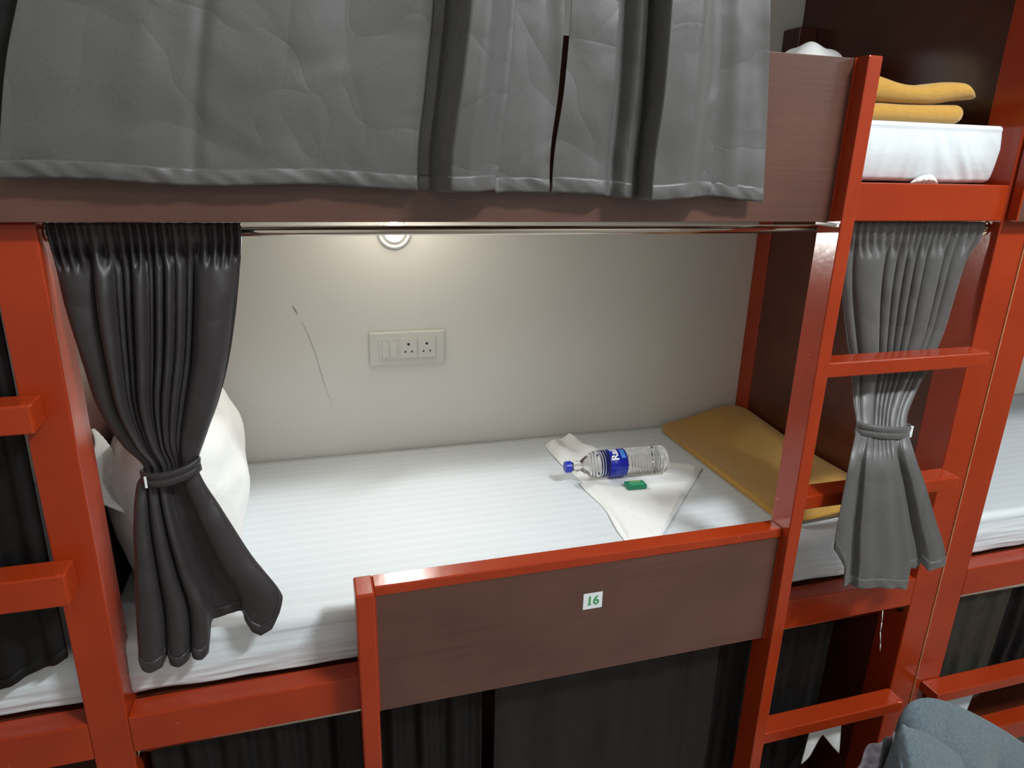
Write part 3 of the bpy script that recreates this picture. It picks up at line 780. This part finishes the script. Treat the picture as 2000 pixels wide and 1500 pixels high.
# angle 0 = towards the camera (-y) ; positive = upwards
side = Vector((0, 0, 1)).cross(ax).normalized()   # horizontal, across the bottle
if side.y > 0: side = -side
def wrap(along, arc, rad=LR+0.0004):
    a = arc/LR
    return base + ax*along + side*(math.cos(a)*rad) + Vector((0, 0, 1))*(math.sin(a)*rad)
def patch(name, a0, a1, s0, s1, mat, rad):
    def g_(uu, vv): return wrap(a0+(a1-a0)*uu, s0+(s1-s0)*vv, rad)
    return obj(name, sheet(g_, 6, 24, 0.0002), mat, lab, True)
patch('label_band', 0.166, 0.180, 0.032, 0.066, LCYAN, LR+0.0004)
# brand lettering runs up around the label, letter tops towards the cap
text_mesh('label_lettering', 'Rail Neer', 0.031, LWHITE, lambda x, y: wrap(0.1475-y, 0.089+x*1.05, LR+0.0009), lab, 0.0008)
# small print block low on the label
for q, (s0, s1) in enumerate(((-0.030, -0.027), (-0.024, -0.021), (-0.018, -0.015), (-0.012, -0.009), (-0.006, -0.004))):
    patch('label_print', 0.147, 0.180, s0, s1, plain('label_print_blue', (0.10, 0.13, 0.55), 0.4) if q == 0 else bpy.data.materials['label_print_blue'], LR+0.0004)

pk = empty('packet', (1.268, 0.50, TZ+0.009), 'small flat green packet beside the water bottle on the towel', 'packet')
def rbox(c, sx, sy, sz, ang, bev):
    bm = bmesh.new(); add_box(bm, (-sx/2, -sy/2, 0), (sx/2, sy/2, sz), bev)
    R = Matrix.Rotation(ang, 4, 'Z')
    for v in bm.verts: v.co = R @ v.co + Vector(c)
    return bm
PZ = TZ+0.0115
obj('carton', rbox((1.268, 0.487, PZ), 0.060, 0.034, 0.013, -0.08, 0.002), GREEN, pk)
for k, (dy, mt_, w) in enumerate(((0.008, YGREEN, 0.030), (-0.001, GREEN2, 0.046), (-0.010, GREEN2, 0.040))):
    obj('printed_stripe', rbox((1.270, 0.487+dy, PZ+0.0131), w, 0.0035, 0.0003, -0.08, 0), mt_, pk)

# ---------------------------------------------------------------- wall fittings
sw = empty('switch_board', (0.674, YW, 1.42), 'off-white switch plate with two rockers and two round-pin sockets on the back wall', 'switch board')
def tilted(name, x0, x1, z0, z1, y0, y1, mat, parent, bev=0.002, label=None):
    return box(name, (x0, y0, z0), (x1, y1, z1), mat, parent, bev, label)
tilted('plate', 0.5545, 0.7915, 1.3665, 1.4735, YW-0.010, YW-0.0005, PLATEM, sw, 0.004)
tilted('inner_frame', 0.583, 0.763, 1.385, 1.456, YW-0.0125, YW-0.0102, PLATEM, sw, 0.001)
for x in (0.5925, 0.6180):
    bm = bmesh.new(); add_box(bm, (x, YW-0.0165, 1.393), (x+0.0205, YW-0.0128, 1.447), 0.0015)
    for v in bm.verts:
        if v.co.y < YW-0.0145: v.co.y += 0.0025*(v.co.z-1.393)/0.054
    obj('rocker_switch', bm, PLATEM, sw)
for x in (0.648, 0.7055):
    s_ = box('socket', (x, YW-0.0155, 1.389), (x+0.054, YW-0.0128, 1.452), PLATEM, sw, 0.0012)
    bm = bmesh.new()
    for dx, dz, rr in ((0.027, 0.045, 0.0042), (0.0165, 0.021, 0.003), (0.0375, 0.021, 0.003)):
        tube(bm, (x+dx, YW-0.0153, 1.389+dz), (x+dx, YW-0.0160, 1.389+dz), rr, 16)
    obj('pin_hole', bm, DARKM, s_)

lm = empty('wall_lamp', (0.642, YW, 1.779), 'small round white lamp glowing on the back wall behind the curtain rod', 'lamp')
bm = bmesh.new(); lathe(bm, (0.642, YW-0.0005, 1.779), (0, -1, 0), [(0, 0.052), (0.003, 0.052), (0.006, 0.047), (0.006, 0.043), (0.003, 0.041), (0.003, 0.034), (0.007, 0.031), (0.004, 0.028), (0.0, 0.028), (0, 0.052)], 48)
obj('bezel', bm, PLATEM, lm, True)
bm = bmesh.new(); lathe(bm, (0.642, YW-0.001, 1.779), (0, -1, 0), [(0, 0.0), (0, 0.0265), (0.007, 0.025), (0.012, 0.018), (0.0145, 0.0)], 40)
obj('lens', bm, GLOW, lm, True)

# ---------------------------------------------------------------- things around the ladder foot
def strand(pts, rad, name, mat, label, cat):
    bm = bmesh.new()
    for a, b in zip(pts, pts[1:]): tube(bm, a, b, rad, 8)
    return tag(obj(name, bm, mat, None, True), label, cat)
strand([(1.808, 0.0595, 0.866), (1.811, 0.057, 0.830), (1.812, 0.056, 0.800), (1.822, 0.056, 0.760), (1.826, 0.056, 0.735)], 0.0011, 'thread', LWHITE, 'loose white thread dangling from the middle bunk rail in the ladder bay', 'thread')

def hang_cloth(name, pts_top, pts_bot, y, mat, label, cat, nfold=3, amp=0.006):
    def g_(uu, vv):
        t = Vector(pts_top[0]).lerp(Vector(pts_top[1]), uu)
        b = Vector((lin([(i/(len(pts_bot)-1), p[0]) for i, p in enumerate(pts_bot)], uu), 0, lin([(i/(len(pts_bot)-1), p[1]) for i, p in enumerate(pts_bot)], uu)))
        p = Vector((t.x, 0, t.y)).lerp(b, vv)
        return Vector((p.x, y-amp*math.sin(uu*nfold*PI)*vv-0.0*vv, p.z))
    return tag(obj(name, sheet(g_, 40, 24, 0.0015), mat, None, True), label, cat)
hang_cloth('face_cloth', ((1.640, 0.557), (1.735, 0.557)), ((1.628, 0.395), (1.655, 0.440), (1.690, 0.480), (1.725, 0.435), (1.756, 0.400)), 0.052, WHITEC, 'small white cloth hanging behind the lowest visible ladder bar', 'cloth')
hang_cloth('hand_towel', ((2.035, 0.556), (2.225, 0.556)), ((2.05, 0.42), (2.12, 0.41), (2.17, 0.405), (2.205, 0.40)), 0.052, PALEB, 'pale blue towel hanging behind the right bunk step bar', 'towel', 2, 0.004)

case = empty('suitcase', (2.0, -0.30, FLZ), 'black suitcase under the heap of clothes at the lower right corner', 'suitcase')
obj('shell', rbox((2.02, -0.265, FLZ+0.03), 0.46, 0.13, 0.66, 0.10, 0.02), CASEM, case)
for x, y in ((1.83, -0.31), (1.84, -0.25), (2.20, -0.28), (2.21, -0.22)):
    bm = bmesh.new(); tube(bm, (x-0.01, y, FLZ+0.018), (x+0.01, y, FLZ+0.018), 0.018, 16); obj('wheel', bm, CASEM, case)
# slate tee shirt: two drapes over the top of the case
RB = [(1.700, -0.145, 0.640), (1.688, -0.150, 0.715), (1.708, -0.150, 0.768), (1.760, -0.150, 0.775), (1.835, -0.150, 0.745), (1.93, -0.155, 0.690), (2.05, -0.160, 0.610), (2.20, -0.165, 0.500), (2.35, -0.17, 0.40)]
def curve(tab, t):
    k = t*(len(tab)-1); return Vector(lerp([(i, *p) for i, p in enumerate(tab)], k))
def drape(tab, d, nfold, amp, seed):
    dv = Vector(d)
    def g_(uu, vv):
        p = curve(tab, uu)
        b = math.sin(min(1, vv*3)*PI/2)
        q = p + dv*vv + Vector((0, -0.035*b, -0.0*vv))
        fo = abs(math.sin(uu*nfold*0.8+seed+vv*1.6+1.2*N(uu*3, vv*2, seed)))**0.6
        q.z += 0.012*b*(1-vv) + amp*(fo-0.5)*b*0.7
        q.y -= amp*(fo-0.5)*b*1.6 + 0.006*N(uu*8, vv*7, seed)*b
        return q
    return g_
tee = tag(obj('t_shirt', sheet(drape(RB, (-0.03, -0.10, -0.42), 10, 0.013, 0), 90, 50, 0.003), TEE, None, True),
          'slate blue-grey jersey shirt heaped at the lower right corner, in front of the ladder', 'shirt', None)
RF = [(1.600, -0.200, 0.52), (1.618, -0.200, 0.66), (1.634, -0.200, 0.765), (1.655, -0.205, 0.764), (1.72, -0.210, 0.730), (1.80, -0.215, 0.668), (1.88, -0.22, 0.585), (1.97, -0.225, 0.475), (2.05, -0.23, 0.36)]
obj('folded_half', sheet(drape(RF, (-0.05, -0.09, -0.40), 9, 0.012, 1.2), 80, 40, 0.003), TEE, tee, True)
def patt(uu, vv):
    t = curve([(1.556, -0.18, 0.640), (1.59, -0.175, 0.690), (1.63, -0.175, 0.708), (1.665, -0.17, 0.712)], uu)
    return t + Vector((0.06*vv, -0.03*vv-0.012*N(uu*4+vv*3, vv*4, 0.3), -0.32*vv))
tag(obj('shorts', sheet(patt, 50, 40, 0.003), PATT, None, True), 'dark patterned cloth bunched left of the slate shirt', 'clothes')
def den(uu, vv):
    t = curve([(1.545, -0.215, 0.610), (1.56, -0.22, 0.645), (1.60, -0.225, 0.610), (1.655, -0.23, 0.585), (1.72, -0.235, 0.555)], uu)
    return t + Vector((0.02*vv, -0.05*vv+0.01*math.sin(uu*10), -0.25*vv))
tag(obj('denim_shirt', sheet(den, 50, 30, 0.003), DENIM, None, True), 'light blue denim shirt showing at the bottom edge under the slate shirt', 'shirt')
